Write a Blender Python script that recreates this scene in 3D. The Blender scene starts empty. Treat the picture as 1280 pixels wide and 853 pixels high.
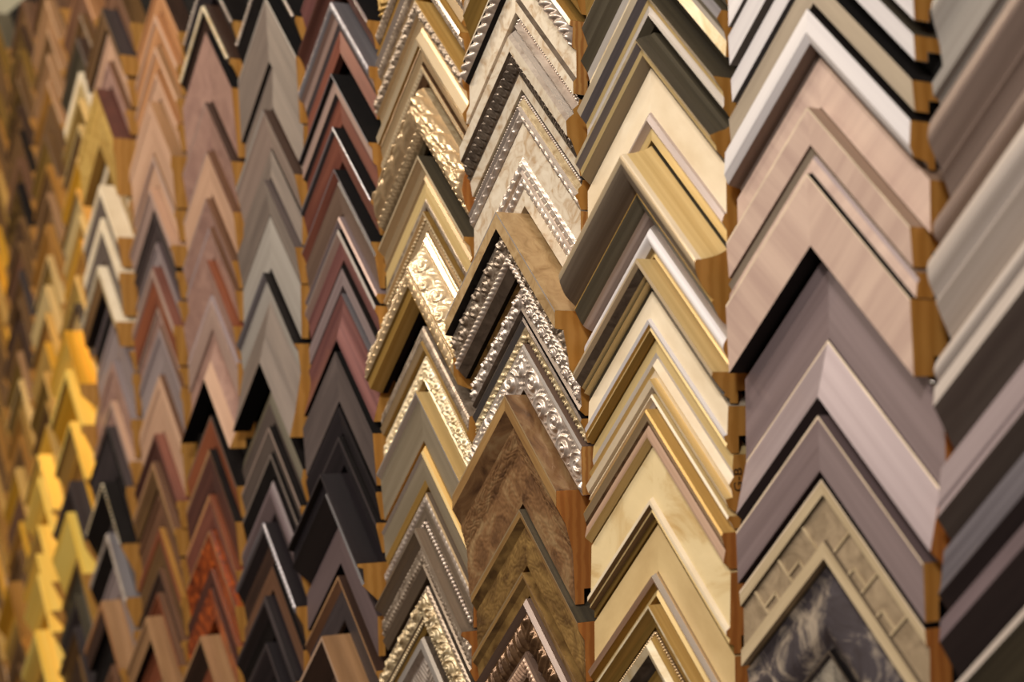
import bpy, math, random
from mathutils import Vector, Matrix

sc = bpy.context.scene
col = sc.collection
random.seed(7)

# ------------------------------------------------------------------ camera, light, exposure
F_PX, YAW, PITCH, ROLL = 1874.87, math.radians(57.62335), math.radians(2.00576), math.radians(-0.40212)
D = 0.64            # distance from the camera to the wall the samples hang on
EYE = 1.5           # camera height
X0, P = -0.6419, 0.1607      # centre of the second column, pitch of the columns
F0 = Vector((-math.sin(YAW), math.cos(YAW), 0)); R0 = Vector((math.cos(YAW), math.sin(YAW), 0)); U0 = Vector((0, 0, 1))
FW = F0 * math.cos(PITCH) + U0 * math.sin(PITCH)
U1 = U0 * math.cos(PITCH) - F0 * math.sin(PITCH)
R2 = R0 * math.cos(ROLL) + U1 * math.sin(ROLL)
U2 = U1 * math.cos(ROLL) - R0 * math.sin(ROLL)
cd = bpy.data.cameras.new('camera'); cam = bpy.data.objects.new('camera', cd); col.objects.link(cam)
M = Matrix((R2, U2, -FW)).transposed().to_4x4(); M.translation = Vector((0, 0, EYE))
cam.matrix_world = M
cd.sensor_width = 36; cd.lens = F_PX / 1280 * 36; cd.clip_start = 0.02
cd.dof.use_dof = True; cd.dof.focus_distance = 1.11; cd.dof.aperture_fstop = 5.0
sc.camera = cam

w = bpy.data.worlds.new('world'); sc.world = w; w.use_nodes = True
bg = w.node_tree.nodes['Background']; bg.inputs[0].default_value = (1.0, 0.84, 0.70, 1); bg.inputs[1].default_value = 0.16

def area(name, loc, target, size, power, colr):
    l = bpy.data.lights.new(name, 'AREA'); l.shape = 'DISK'; l.size = size; l.energy = power; l.color = colr
    o = bpy.data.objects.new(name, l); col.objects.link(o); o.location = loc
    o.rotation_euler = (Vector(target) - Vector(loc)).to_track_quat('-Z', 'Y').to_euler()
    return o
WARM = (1.0, 0.89, 0.77); GOLDL = (1.0, 0.83, 0.60); NEUT = (1.0, 0.935, 0.885)
area('ceiling_spot', (0.25, -0.75, 2.75), (-0.55, D, 1.45), 0.22, 46, NEUT)
area('ceiling_spot', (-0.75, -0.75, 2.85), (-1.05, D, 1.5), 0.22, 40, WARM)
area('ceiling_spot', (-1.75, -0.65, 2.85), (-1.85, D, 1.5), 0.22, 34, WARM)
area('ceiling_spot', (-2.75, -0.65, 2.85), (-2.7, D, 1.45), 0.22, 40, GOLDL)
area('ceiling_panel', (0.6, -1.6, 2.6), (-0.8, D, 1.4), 0.9, 26, NEUT)

vs = sc.view_settings; vs.view_transform = 'Standard'; vs.look = 'None'; vs.gamma = 1; vs.use_curve_mapping = False
vs.exposure = -1.08

# ------------------------------------------------------------------ materials
def lin(c):
    c = c / 255.0
    return c / 12.92 if c <= 0.04045 else ((c + 0.055) / 1.055) ** 2.4
def L3(rgb, k=1.0): return (lin(rgb[0]) * k, lin(rgb[1]) * k, lin(rgb[2]) * k, 1)

MATS = {}
def mat(name, a, b=None, metal=0.0, rough=0.45, kind='plain', scale=60.0, bump=0.0, c=None, coat=0.0):
    m = bpy.data.materials.new(name); m.use_nodes = True; nt = m.node_tree; N = nt.nodes; K = nt.links
    p = N['Principled BSDF']; p.inputs['Metallic'].default_value = metal; p.inputs['Roughness'].default_value = rough
    p.inputs['Coat Weight'].default_value = coat
    if b is None: b = tuple(min(255, x * 0.86) for x in a)
    uv = N.new('ShaderNodeUVMap'); mp = N.new('ShaderNodeMapping'); K.new(uv.outputs[0], mp.inputs[0])
    oi = N.new('ShaderNodeObjectInfo'); K.new(oi.outputs['Random'], mp.inputs['Location'])
    st = {'plain': (0.6, 1), 'grain': (0.12, 1.6), 'mottle': (1, 1), 'brushed': (0.06, 2.5), 'cross': (1.8, 0.12), 'burl': (0.8, 1.0), 'ring': (1, 1)}[kind]
    mp.inputs['Scale'].default_value = (st[0], st[1], 1)
    n = N.new('ShaderNodeTexNoise'); K.new(mp.outputs[0], n.inputs['Vector'])
    n.inputs['Scale'].default_value = scale; n.inputs['Detail'].default_value = 5; n.inputs['Roughness'].default_value = 0.62
    if kind in ('burl', 'mottle'): n.inputs['Distortion'].default_value = 1.4
    r = N.new('ShaderNodeValToRGB'); e = r.color_ramp.elements
    e[0].position = 0.34; e[1].position = 0.66; e[0].color = L3(b); e[1].color = L3(a)
    if c is not None:
        x = e.new(0.5); x.color = L3(c)
    fac = n.outputs['Fac']
    if kind == 'ring':
        wv = N.new('ShaderNodeTexWave'); wv.wave_type = 'RINGS'; wv.inputs['Scale'].default_value = scale; wv.inputs['Distortion'].default_value = 2.5
        wv.inputs['Detail'].default_value = 2; K.new(mp.outputs[0], wv.inputs['Vector'])
        mx = N.new('ShaderNodeMath'); mx.operation = 'MULTIPLY_ADD'; mx.inputs[1].default_value = 0.45; K.new(wv.outputs['Fac'], mx.inputs[0])
        m2 = N.new('ShaderNodeMath'); m2.operation = 'MULTIPLY'; m2.inputs[1].default_value = 0.55; K.new(n.outputs['Fac'], m2.inputs[0]); K.new(m2.outputs[0], mx.inputs[2])
        fac = mx.outputs[0]
    K.new(fac, r.inputs[0]); K.new(r.outputs[0], p.inputs['Base Color'])
    if metal >= 0.1 and kind in ('brushed', 'grain'):
        p.inputs['Anisotropic'].default_value = 0.75; p.inputs['Anisotropic Rotation'].default_value = 0.25
        tg = N.new('ShaderNodeTangent'); tg.direction_type = 'UV_MAP'; tg.uv_map = 'UVMap'; K.new(tg.outputs[0], p.inputs['Tangent'])
    if name in ('black', 'blackmatte', 'velvet', 'board'): p.inputs['Specular IOR Level'].default_value = 0.15
    if bump:
        bp = N.new('ShaderNodeBump'); bp.inputs['Strength'].default_value = bump; bp.inputs['Distance'].default_value = 0.0006
        K.new(n.outputs['Fac'], bp.inputs['Height']); K.new(bp.outputs[0], p.inputs['Normal'])
    MATS[name] = m
    return m

# paints and washed woods
mat('white', (214, 208, 206), (196, 190, 190), rough=0.4, kind='brushed')
mat('pearl', (205, 196, 186), (182, 170, 158), metal=0.25, rough=0.35, kind='brushed')
mat('taupe', (176, 160, 138), (152, 137, 118), rough=0.5, kind='grain')
mat('blush', (198, 172, 155), (176, 149, 136), rough=0.5, kind='cross', scale=45)
mat('blushedge', (226, 204, 176), rough=0.5)
mat('blushdark', (150, 124, 104), rough=0.55, kind='grain')
mat('mauve', (134, 117, 116), (116, 100, 99), metal=0.1, rough=0.42, kind='brushed')
mat('mauvelight', (168, 152, 152), (152, 136, 136), metal=0.2, rough=0.36, kind='brushed')
mat('mauvedark', (98, 82, 82), (84, 70, 70), rough=0.45, kind='brushed')
mat('stone', (160, 140, 112), (122, 104, 80), rough=0.6, kind='mottle', scale=55, bump=0.3)
mat('stonelight', (196, 176, 142), (164, 144, 112), rough=0.5, kind='grain')
mat('stonegroove', (92, 76, 56), rough=0.7)
mat('slate', (186, 170, 150), (72, 64, 64), metal=0.35, rough=0.24, kind='mottle', scale=34, c=(84, 77, 80))  # pale patches are smeared highlights painted into the dark polish
mat('slatestreak', (120, 114, 118), (88, 82, 86), metal=0.2, rough=0.4, kind='brushed', scale=90)
mat('slatepatch', (190, 178, 158), (66, 60, 62), metal=0.3, rough=0.3, kind='mottle', scale=40)
mat('warmgrey', (128, 114, 104), (108, 96, 88), metal=0.15, rough=0.42, kind='grain')
mat('sage', (160, 153, 145), (138, 130, 122), metal=0.1, rough=0.4, kind='brushed')
mat('taupebrown', (150, 130, 118), (124, 106, 96), metal=0.15, rough=0.38, kind='brushed')
mat('silvertaupe', (206, 194, 184), (182, 168, 156), metal=0.12, rough=0.32, kind='brushed')
mat('darktaupe', (96, 84, 76), (80, 68, 62), rough=0.45, kind='grain')
mat('plum', (112, 96, 98), (94, 80, 82), rough=0.42, kind='grain')
mat('plumdark', (62, 50, 48), (48, 38, 38), rough=0.5, kind='grain')
mat('olive', (100, 92, 76), (78, 70, 56), metal=0.15, rough=0.42, kind='brushed')
mat('olivedark', (82, 74, 58), (58, 52, 42), metal=0.2, rough=0.35, kind='brushed')
mat('black', (30, 26, 25), (22, 19, 18), rough=0.4, kind='plain')
mat('blackmatte', (20, 17, 16), (14, 12, 12), rough=0.8)
mat('blacksheen', (38, 32, 34), (28, 24, 26), rough=0.36, kind='brushed')
mat('blackgrey', (62, 53, 53), (44, 38, 39), rough=0.4, kind='grain')
mat('greywood', (92, 80, 76), (70, 60, 58), rough=0.5, kind='grain', scale=50)
# creams and golds
mat('cream', (228, 212, 184), (210, 190, 158), rough=0.45, kind='plain', scale=30)
mat('creamaged', (222, 200, 154), (190, 158, 104), rough=0.45, kind='mottle', scale=16, c=(216, 194, 148))
mat('tancream', (206, 180, 130), (188, 160, 112), rough=0.42, kind='plain', scale=30)
mat('creammottle', (218, 206, 186), (180, 154, 122), rough=0.4, kind='mottle', scale=60, c=(208, 194, 172), metal=0.15)
mat('ivory', (236, 222, 192), (206, 180, 134), metal=0.3, rough=0.3, kind='mottle', scale=40)
mat('palegold', (222, 196, 140), (198, 168, 110), metal=0.35, rough=0.34, kind='brushed')
mat('gold', (204, 166, 96), (174, 134, 66), metal=0.35, rough=0.45, kind='brushed')
mat('oldgold', (164, 130, 68), (120, 92, 44), metal=0.5, rough=0.34, kind='brushed')
mat('richgold', (240, 186, 66), (212, 152, 40), metal=0.45, rough=0.28, kind='brushed')
mat('goldglint', (255, 226, 124), (250, 204, 84), metal=0.3, rough=0.3, kind='brushed')  # gold brightened in colour to stand in for reflections on the noses
mat('goldleaf', (226, 190, 108), (186, 142, 66), metal=0.4, rough=0.35, kind='mottle', scale=60)
mat('amber', (166, 118, 54), (124, 84, 34), rough=0.4, kind='grain')
mat('umber', (112, 82, 48), (78, 54, 30), rough=0.45, kind='grain')
mat('champagne', (206, 180, 142), (180, 152, 114), metal=0.55, rough=0.28, kind='brushed')
mat('champagnebright', (236, 214, 178), (214, 188, 150), metal=0.6, rough=0.25, kind='brushed')
mat('greige', (156, 142, 120), (138, 124, 102), metal=0.35, rough=0.32, kind='brushed')
# silvers
mat('silver', (218, 204, 190), (172, 154, 140), metal=0.55, rough=0.36, kind='mottle', scale=60)
mat('silverbright', (232, 222, 212), (206, 194, 184), metal=0.7, rough=0.22, kind='brushed')
mat('silverblue', (158, 152, 154), (126, 120, 124), metal=0.6, rough=0.3, kind='brushed')
mat('silverdark', (124, 110, 96), (84, 72, 62), metal=0.5, rough=0.32, kind='mottle', scale=50)
mat('silvermauve', (190, 174, 166), (160, 144, 138), metal=0.45, rough=0.3, kind='brushed')
mat('pewter', (140, 124, 106), (112, 97, 82), metal=0.5, rough=0.34, kind='brushed')
mat('rosesilver', (200, 168, 142), (172, 138, 114), metal=0.25, rough=0.28, kind='brushed')
mat('antiquecream', (206, 188, 152), (160, 136, 100), metal=0.35, rough=0.34, kind='mottle', scale=90)
mat('antiquesilver', (184, 166, 146), (124, 106, 88), metal=0.5, rough=0.38, kind='mottle', scale=90)
mat('tanleather', (186, 158, 116), (146, 116, 76), metal=0.2, rough=0.42, kind='mottle', scale=60, c=(172, 142, 100))
mat('steel', (120, 116, 114), (92, 88, 86), metal=0.5, rough=0.3, kind='brushed')
mat('bronzegold', (140, 108, 58), (60, 44, 26), metal=0.5, rough=0.3, kind='mottle', scale=60)
mat('burl', (150, 122, 86), (84, 58, 38), rough=0.36, kind='burl', scale=34, c=(126, 92, 60), bump=0.5, metal=0.1)
mat('burlgold', (150, 118, 68), (84, 60, 34), rough=0.34, kind='burl', scale=40, c=(120, 92, 52), bump=0.4, metal=0.15)
mat('burledge', (160, 126, 78), (120, 88, 50), rough=0.4, kind='grain', scale=70)
mat('mauvebrown', (116, 94, 80), (98, 78, 66), metal=0.2, rough=0.34, kind='brushed')
mat('bronze', (122, 92, 64), (72, 50, 34), metal=0.5, rough=0.3, kind='mottle', scale=60)
# reds and browns
mat('redbrown', (128, 78, 62), (98, 56, 46), metal=0.1, rough=0.34, kind='grain')
mat('darkred', (84, 50, 40), (60, 34, 28), rough=0.34, kind='grain')
mat('pinksheen', (146, 98, 92), (108, 68, 66), metal=0.45, rough=0.28, kind='brushed')
mat('pinkpearl', (192, 164, 150), (164, 134, 122), metal=0.4, rough=0.28, kind='brushed')
mat('pinktan', (188, 152, 126), (164, 128, 104), rough=0.45, kind='grain', scale=40)
mat('mauvepink', (160, 126, 112), (134, 102, 92), rough=0.42, kind='mottle', scale=30, metal=0.1)
mat('rust', (132, 74, 46), (98, 50, 32), rough=0.38, kind='grain')
mat('tortoise', (190, 92, 34), (84, 36, 18), rough=0.28, kind='mottle', scale=50, c=(136, 62, 26), coat=0.3)
mat('brown', (112, 78, 56), (86, 58, 40), rough=0.4, kind='grain')
mat('darkbrown', (66, 46, 36), (48, 33, 26), rough=0.42, kind='grain')
mat('lightbrown', (160, 122, 86), (132, 98, 66), rough=0.42, kind='grain')
mat('orangebrown', (178, 128, 86), (142, 96, 60), rough=0.4, kind='grain')
mat('maroon', (96, 56, 46), (74, 42, 36), rough=0.45)
mat('greymauve', (140, 126, 124), (116, 102, 102), rough=0.42, kind='brushed')
mat('velvet', (36, 20, 16), (24, 13, 11), rough=0.8)
# raw wood of the cuts
mat('rawwood', (190, 138, 66), (174, 122, 52), rough=0.6, kind='ring', scale=40)
mat('rawpine', (200, 150, 84), (170, 116, 58), rough=0.6, kind='ring', scale=90)
mat('rawred', (186, 122, 58), (168, 104, 46), rough=0.6, kind='ring', scale=60)
mat('ink', (26, 20, 18), rough=0.6)
mat('board', (20, 17, 15), (14, 12, 11), rough=0.9)
mat('plaster', (150, 146, 128), (140, 136, 118), rough=0.9)
mat('floorwood', (96, 74, 54), (76, 56, 40), rough=0.5, kind='grain', scale=8)
mat('steelpin', (190, 186, 180), metal=1.0, rough=0.25)

# ------------------------------------------------------------------ carving height functions, a along the arm and t across (0..1), w width, all in mm
def fr(x): return x - math.floor(x)
def hsh(i, j=0): return fr(math.sin(i * 127.1 + j * 311.7) * 43758.5453)
def o_rope(a, t, w, p):
    ph = fr(a / p + t * 0.9); env = math.sqrt(max(0, math.sin(math.pi * min(1, max(0, t)))))
    return env * (0.35 + 0.65 * math.sin(math.pi * ph) ** 0.7)
def o_leaf(a, t, w, p):
    q = abs(2 * t - 1); ph = fr(a / p + 0.55 * q * q)
    edge = (1 - q ** 3); body = (1 - ph) ** 0.6 * (0.75 + 0.25 * math.cos(q * 14 + ph * 3))
    return edge * body * (0.8 + 0.2 * math.cos(2 * math.pi * t * 5))
def o_shell(a, t, w, p):
    ph = fr(a / p) - 0.5; y = t - 0.5
    d = math.sqrt((ph * 2.0) ** 2 + (y * 1.9) ** 2)
    rim = math.exp(-((d - 0.85) / 0.10) ** 2)
    return 0.75 * max(0, 1 - d * d) + 0.7 * rim
def o_scroll(a, t, w, p):
    i = math.floor(a / p); sg = 1 if i % 2 == 0 else -1
    cx = (i + 0.5) * p; cy = w * (0.5 + 0.14 * sg)
    x = a - cx; y = t * w - cy; r = math.hypot(x, y); th = math.atan2(y, x) * sg
    R = min(p, w * 1.1) * 0.46
    sp = 0.5 + 0.5 * math.cos(2 * math.pi * r / R * 1.6 - th)
    core = math.exp(-(r / (R * 0.28)) ** 2)
    m = 1 / (1 + math.exp((r - R) / (R * 0.07)))
    vine = math.exp(-((t * w - w * 0.5 - w * 0.32 * math.sin(math.pi * a / p)) / (w * 0.09)) ** 2)
    tip = 0.5 * max(0, math.sin(a * 2.1 + t * 9) * math.cos(a * 0.9 - t * 13))
    return max(m * (0.25 + 0.75 * sp ** 1.5), core, 0.8 * vine * (1 - m * 0.4), tip * (1 - m)) * min(1, 6 * t, 6 * (1 - t))
def o_acanthus(a, t, w, p):
    i = math.floor(a / p); ph = fr(a / p); y = t - 0.5
    lean = 0.8 * (t ** 1.3)
    ph2 = fr(a / p - lean); j = math.floor(a / p - lean)
    lobe = math.sin(math.pi * min(1, ph2 * 1.12)) ** 0.55
    vein = 0.72 + 0.28 * math.cos(2 * math.pi * (ph2 * 3.2 + 1.2 * t * t))
    curl = math.exp(-(((ph - 0.5) * p) ** 2 + ((t - 0.24) * w) ** 2) / (0.035 * w * w + 1))
    ring = 0.5 + 0.5 * math.cos(math.hypot((ph - 0.5) * p, (t - 0.24) * w) * 2.4)
    e = min(1, 5 * t, 4 * (1 - t))
    return max(lobe * vein * (0.55 + 0.45 * math.sin(math.pi * t)), curl * ring) * e
def o_bigleaf(a, t, w, p):
    q = (t - 0.5) * 2; row = 1 if q > 0.12 * math.sin(a / p * 9) else -1
    ph = fr(a / p + (0.5 if row > 0 else 0.0) - 0.62 * abs(q) ** 1.3)
    j = math.floor(a / p + (0.5 if row > 0 else 0.0) - 0.62 * abs(q) ** 1.3)
    lobe = (1 - ph ** 2.2) ** 0.7 * min(1, ph * 9 + 0.15)
    dome = math.sqrt(max(0, 1 - (abs(q) * 0.92) ** 2.5)); mid = 1 - 0.35 * math.exp(-(q / 0.13) ** 2)
    vein = 0.10 * math.exp(-((ph - 0.5 - 0.15 * hsh(j)) / 0.05) ** 2) + 0.04 * math.cos(abs(q) * 20 + ph * 9)
    return (0.3 + 0.7 * lobe) * dome * mid + vein * dome
def o_flower(a, t, w, p):
    ph = (fr(a / p) - 0.5) * p; y = (t - 0.5) * w; r = math.hypot(ph, y); th = math.atan2(y, ph); R = min(p, w) * 0.47
    pet = 0.5 + 0.5 * math.cos(5 * th + 4 * r / R)
    inn = math.exp(-(r / (R * .22)) ** 2)
    m = 1 / (1 + math.exp((r - R) / (R * 0.08)))
    leaf = 0.65 * abs(math.sin(a * 1.15) * math.cos(t * w * 1.0)) 
    return max(inn, m * (0.2 + 0.8 * pet ** 1.4) * min(1, r / (R * 0.3))) + (1 - m) * leaf
def o_mesh(a, t, w, p):
    return 0.5 + 0.5 * math.sin(2 * math.pi * a / p) * math.sin(2 * math.pi * t * w / p)
def o_ribs(a, t, w, p):
    return math.sqrt(abs(math.sin(math.pi * a / p + 0.5 * t))) * min(1, 5 * t, 5 * (1 - t))
def o_sprig(a, t, w, p):
    v = abs(math.sin(math.pi * (a / p + abs(t - 0.5) * 2.2)))
    return (v ** 3) * (1 - abs(2 * t - 1) ** 4) * (0.6 + 0.4 * hsh(math.floor(a / p), math.floor(t * 4)))
def o_rough(a, t, w, p):
    s = 0
    for k in (1, 1.9, 3.1): s += abs(math.sin(a / p * 5 * k + 3 * math.sin(t * w / p * 3.1 * k + k))) / k
    return 0.5 * s * min(1, 5 * t, 5 * (1 - t))
def o_swirl(a, t, w, p):
    r = math.hypot(fr(a / p) * p - p / 2, t * w - w * 0.45)
    y = t * w
    u = a * 0.42 + 2.2 * math.sin(y * 0.37 + 1.3) + 1.4 * math.sin(a * 0.23 + y * 0.31); q = y * 0.5 + 1.8 * math.sin(a * 0.31) + 1.1 * math.sin(y * 0.6 - a * 0.17)
    return abs(math.sin(u) * math.cos(q)) ** 0.35
def o_wavy(a, t, w, p):
    e = 0.45 + 0.22 * math.sin(2 * math.pi * a / p) + 0.1 * math.sin(4.6 * math.pi * a / p)
    return (1.0 if t > e else 0.15) * (0.75 + 0.25 * math.sin(2 * math.pi * a / p * 2 + 9 * t)) * min(1, 6 * (1 - t))
ORN = dict(rope=o_rope, leaf=o_leaf, shell=o_shell, scroll=o_scroll, acanthus=o_acanthus, bigleaf=o_bigleaf, flower=o_flower,
           mesh=o_mesh, ribs=o_ribs, sprig=o_sprig, rough=o_rough, swirl=o_swirl, wavy=o_wavy)
ORN_NAME = dict(rope='twisted_rope', leaf='leaf_carving', shell='shell_carving', scroll='scroll_carving', acanthus='acanthus_carving',
                bigleaf='overlapping_leaf_carving', flower='flower_carving', mesh='lattice_band', ribs='ribbed_band', sprig='sprig_carving',
                rough='carved_band', swirl='engraved_band', wavy='wavy_edge_band', bead='bead_row', brick='brick_inlay')

# ------------------------------------------------------------------ geometry of one arm
R2_ = math.sqrt(2)
def link(name, verts, faces, uvs, mats, fmats, parent=None, smooth=False):
    me = bpy.data.meshes.new(name); me.from_pydata(verts, [], faces)
    for m in mats: me.materials.append(MATS[m])
    if fmats:
        for p_, k in zip(me.polygons, fmats): p_.material_index = k
    ul = me.uv_layers.new(name='UVMap')
    for lp in me.loops: ul.data[lp.index].uv = uvs[lp.vertex_index]
    if smooth:
        for p_ in me.polygons: p_.use_smooth = True
    me.update()
    o = bpy.data.objects.new(name, me); col.objects.link(o)
    if parent is not None: o.parent = parent
    return o

def spline(pts, n=5):
    out = []
    for i in range(len(pts) - 1):
        p0 = pts[max(0, i - 1)]; p1 = pts[i]; p2 = pts[i + 1]; p3 = pts[min(len(pts) - 1, i + 2)]
        for k in range(n):
            t = k / n
            f = lambda a, b, c, d: 0.5 * ((2 * b) + (-a + c) * t + (2 * a - 5 * b + 4 * c - d) * t * t + (-a + 3 * b - 3 * c + d) * t ** 3)
            out.append((f(p0[0], p1[0], p2[0], p3[0]), f(p0[1], p1[1], p2[1], p3[1]), i))
    out.append((pts[-1][0], pts[-1][1], len(pts) - 2))
    return out

def build_arm(parent, side, front, segs, S, L, sidem, innerm, wood, step, rnd):
    """front: [(v,h)] mm measured down from the apex, segs: one spec per interval"""
    n = len(front); V = front[-1][0]
    line = []                         # (v,h,matname or band)
    if rnd: sp = spline(front, 5)
    else: sp = [(v, h, i) for i, (v, h) in enumerate(front)]; sp[-1] = (sp[-1][0], sp[-1][1], n - 2)
    def P3(x, v, h): return Vector((side * x / 1000, -h / 1000, (-x - v) / 1000))
    T = 1.6                           # thickness of the raw slice at the end
    Lr = L
    # the closed polygon of the section
    hN = front[-1][1]
    rb = min(11.0, max(5.0, V * 0.4)); rh = min(11.0, hN * 0.62)
    back = [(V, rh), (V - rb, rh), (V - rb, 0)]
    poly = [(0.0, 0.0)] + [(p[0], p[1]) for p in sp] + back
    # --- rail mesh
    verts = []; faces = []; uvs = []; fm = []; names = []
    def mi(nm):
        if nm not in names: names.append(nm)
        return names.index(nm)
    def strip(v0, h0, v1, h1, m, arc):
        b = len(verts); d = math.hypot((v1 - v0) / R2_, h1 - h0)
        for (v, h, q) in ((v0, h0, arc), (v1, h1, arc + d)):
            for x in (0, Lr):
                verts.append(P3(x, v, h)); uvs.append(((2 * x + v) / R2_ / 1000, q / 1000))
        f = (b, b + 1, b + 3, b + 2)
        faces.append(f if side < 0 else f[::-1]); fm.append(mi(m)); return arc + d
    arc = 0
    h_top = sp[0][1]
    arc = strip(0, 0, 0, h_top, sidem, arc)
    bands = {}
    for k in range(len(sp) - 1):
        v0, h0, i = sp[k]; v1, h1, _ = sp[k + 1]
        while segs[i] == '^': i -= 1
        s = segs[i].split(':')
        arc = strip(v0, h0, v1, h1, s[0], arc)
        if len(s) > 1: bands.setdefault(i, []).append(((v0, h0), (v1, h1)))
    pv, ph = V, hN
    for (v, h) in back: arc = strip(pv, ph, v, h, innerm, arc); pv, ph = v, h
    arc = strip(V - rb, 0, 0, 0, 'rawwood', arc)
    # closing face at the mitre
    b = len(verts)
    for (v, h) in poly: verts.append(P3(0, v, h)); uvs.append((v / 1000, h / 1000))
    faces.append(tuple(range(b, b + len(poly))) if side > 0 else tuple(range(b, b + len(poly)))[::-1]); fm.append(mi('rawwood'))
    rail = link('moulding_arm', verts, faces, uvs, names, fm, parent)
    # --- raw wood slice at the sawn end
    verts = []; uvs = []; faces = []
    cx_ = []
    m_ = len(poly)
    for k in range(m_):
        a0, a1, a2 = poly[k - 1], poly[k], poly[(k + 1) % m_]
        e1 = (a1[0] - a0[0], a1[1] - a0[1]); e2 = (a2[0] - a1[0], a2[1] - a1[1])
        l1 = math.hypot(*e1) or 1; l2 = math.hypot(*e2) or 1
        n1 = (e1[1] / l1, -e1[0] / l1); n2 = (e2[1] / l2, -e2[0] / l2)
        nx_, ny_ = n1[0] + n2[0], n1[1] + n2[1]; dd = max(0.5, 1 + n1[0] * n2[0] + n1[1] * n2[1])
        cx_.append((a1[0] + nx_ / dd * 0.22, a1[1] + ny_ / dd * 0.22))
    for x in (L - T, L + 0.04):
        for (v, h) in cx_: verts.append(P3(x, v, h)); uvs.append((v / 1000 + 0.02, h / 1000))
    m = len(poly); a_ = tuple(range(m)); b_ = tuple(range(m, 2 * m))
    faces = [a_ if side < 0 else a_[::-1], b_[::-1] if side < 0 else b_]
    for k in range(m):
        k2 = (k + 1) % m; f = (k, k2, m + k2, m + k)
        faces.append(f[::-1] if side < 0 else f)
    ce = link('sawn_end', verts, faces, uvs, [wood], None, rail)
    # --- carved bands
    for i, parts in bands.items():
        s = segs[i].split(':'); kind = s[1]; amp = float(s[2]); per = float(s[3])
        v0, h0 = parts[0][0]; v1, h1 = parts[-1][1]; pts = [parts[0][0]] + [p[1] for p in parts]
        W = (v1 - v0) / R2_; slen = math.hypot(W, h1 - h0)
        def at(t):
            x = t * (len(pts) - 1); k = min(len(pts) - 2, int(x)); f = x - k
            return pts[k][0] + (pts[k + 1][0] - pts[k][0]) * f, pts[k][1] + (pts[k + 1][1] - pts[k][1]) * f
        if kind == 'bead':
            bv = []; bf = []; bu = []; r = min(slen, per) * 0.5; cv, chh = at(0.5)
            a0 = cv / R2_; a1 = (2 * Lr + cv) / R2_; q = 0
            a = a0 + per * 0.5
            while a < a1 - per * 0.4 and q < 60:
                x = (a * R2_ - cv) / 2; c0 = P3(x, cv, chh + r * 0.35)
                base = len(bv); nu, nv = 8, 4
                bv.append(c0 + Vector((0, -r / 1000, 0))); bu.append((a / 1000, 0))
                for j in range(1, nv):
                    ph_ = j / (nv - 1) * math.pi * 0.55
                    for k in range(nu):
                        th = 2 * math.pi * k / nu
                        bv.append(c0 + Vector((math.cos(th) * math.sin(ph_), -math.cos(ph_), math.sin(th) * math.sin(ph_))) * (r / 1000)); bu.append((a / 1000 + k * .0003, j * .0005))
                for k in range(nu): bf.append((base, base + 1 + (k + 1) % nu, base + 1 + k))
                for j in range(nv - 2):
                    for k in range(nu):
                        p0 = base + 1 + j * nu + k; p1 = base + 1 + j * nu + (k + 1) % nu
                        bf.append((p0, p1, p1 + nu, p0 + nu))
                a += per; q += 1
            link('bead_row', bv, bf, bu, [s[4] if len(s) > 4 else s[0]], None, rail, True)
            continue
        if kind == 'brick':
            # thin raised mortar ridges across the inlay
            bv = []; bf = []; bu = []
            def bar(a0, a1, t0, t1):
                base = len(bv)
                for aa, tt in ((a0, t0), (a1, t0), (a1, t1), (a0, t1)):
                    v, h = at(tt); x = (aa * R2_ - v) / 2
                    for hh in (h - 0.2, h + amp): bv.append(P3(x, v, hh)); bu.append((aa / 1000, tt * W / 1000))
                for k in range(4):
                    k2 = (k + 1) % 4; bf.append((base + 2 * k, base + 2 * k2, base + 2 * k2 + 1, base + 2 * k + 1))
                bf.append((base + 1, base + 3, base + 5, base + 7))
            aend = (2 * Lr + v0) / R2_; a = v1 / R2_ + 9; k = 0
            while a < aend - 12:
                bar(a, a + 1.3, 0.02, 0.98); 
                b0 = a + per * 0.55
                if b0 + per * .45 < aend - 14: bar(b0, b0 + per * 0.45, 0.66, 0.74); bar(b0, b0 + 1.2, 0.7, 1)
                a += per; k += 1
            link('mortar_ridges', bv, bf, bu, ['stonelight'], None, rail)
            continue
        fn = ORN[kind]
        nr = max(3, int(slen / step)) ; ncol = max(6, int(Lr * R2_ / step)); bv = []; bf = []; bu = []
        nx, nh = (-(h1 - h0) / slen, W / slen)
        for r_ in range(nr + 1):
            t = r_ / nr; v, h = at(t)
            for c_ in range(ncol + 1):
                x = Lr * c_ / ncol; a = (2 * x + v) / R2_
                e = amp * fn(a, t, slen, per) * min(1, 8 * t + .1, 8 * (1 - t) + .1) + 0.05
                bv.append(P3(x, v + nx * e * 0, h + e)); bu.append((a / 1000, t * slen / 1000))
        for r_ in range(nr):
            for c_ in range(ncol):
                k = r_ * (ncol + 1) + c_; f = (k, k + 1, k + ncol + 2, k + ncol + 1)
                bf.append(f if side < 0 else f[::-1])
        # close the carving down to the rail at both ends and both long edges so it is solid
        def skirt(idx):
            b = len(bv)
            for j in idx:
                q_ = bv[j].copy(); q_.y = 0 - (min(h0, h1) - 0.6) / 1000 if False else q_.y + (amp + 0.6) / 1000
                bv.append(q_); bu.append(bu[j])
            for k in range(len(idx) - 1): bf.append((idx[k], idx[k + 1], b + k + 1, b + k))
        skirt([r_ * (ncol + 1) + ncol for r_ in range(nr + 1)])
        skirt([r_ * (ncol + 1) for r_ in range(nr + 1)])
        link(ORN_NAME[kind], bv, bf, bu, [s[4] if len(s) > 4 else s[0]], None, rail, True)
    return rail

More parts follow.
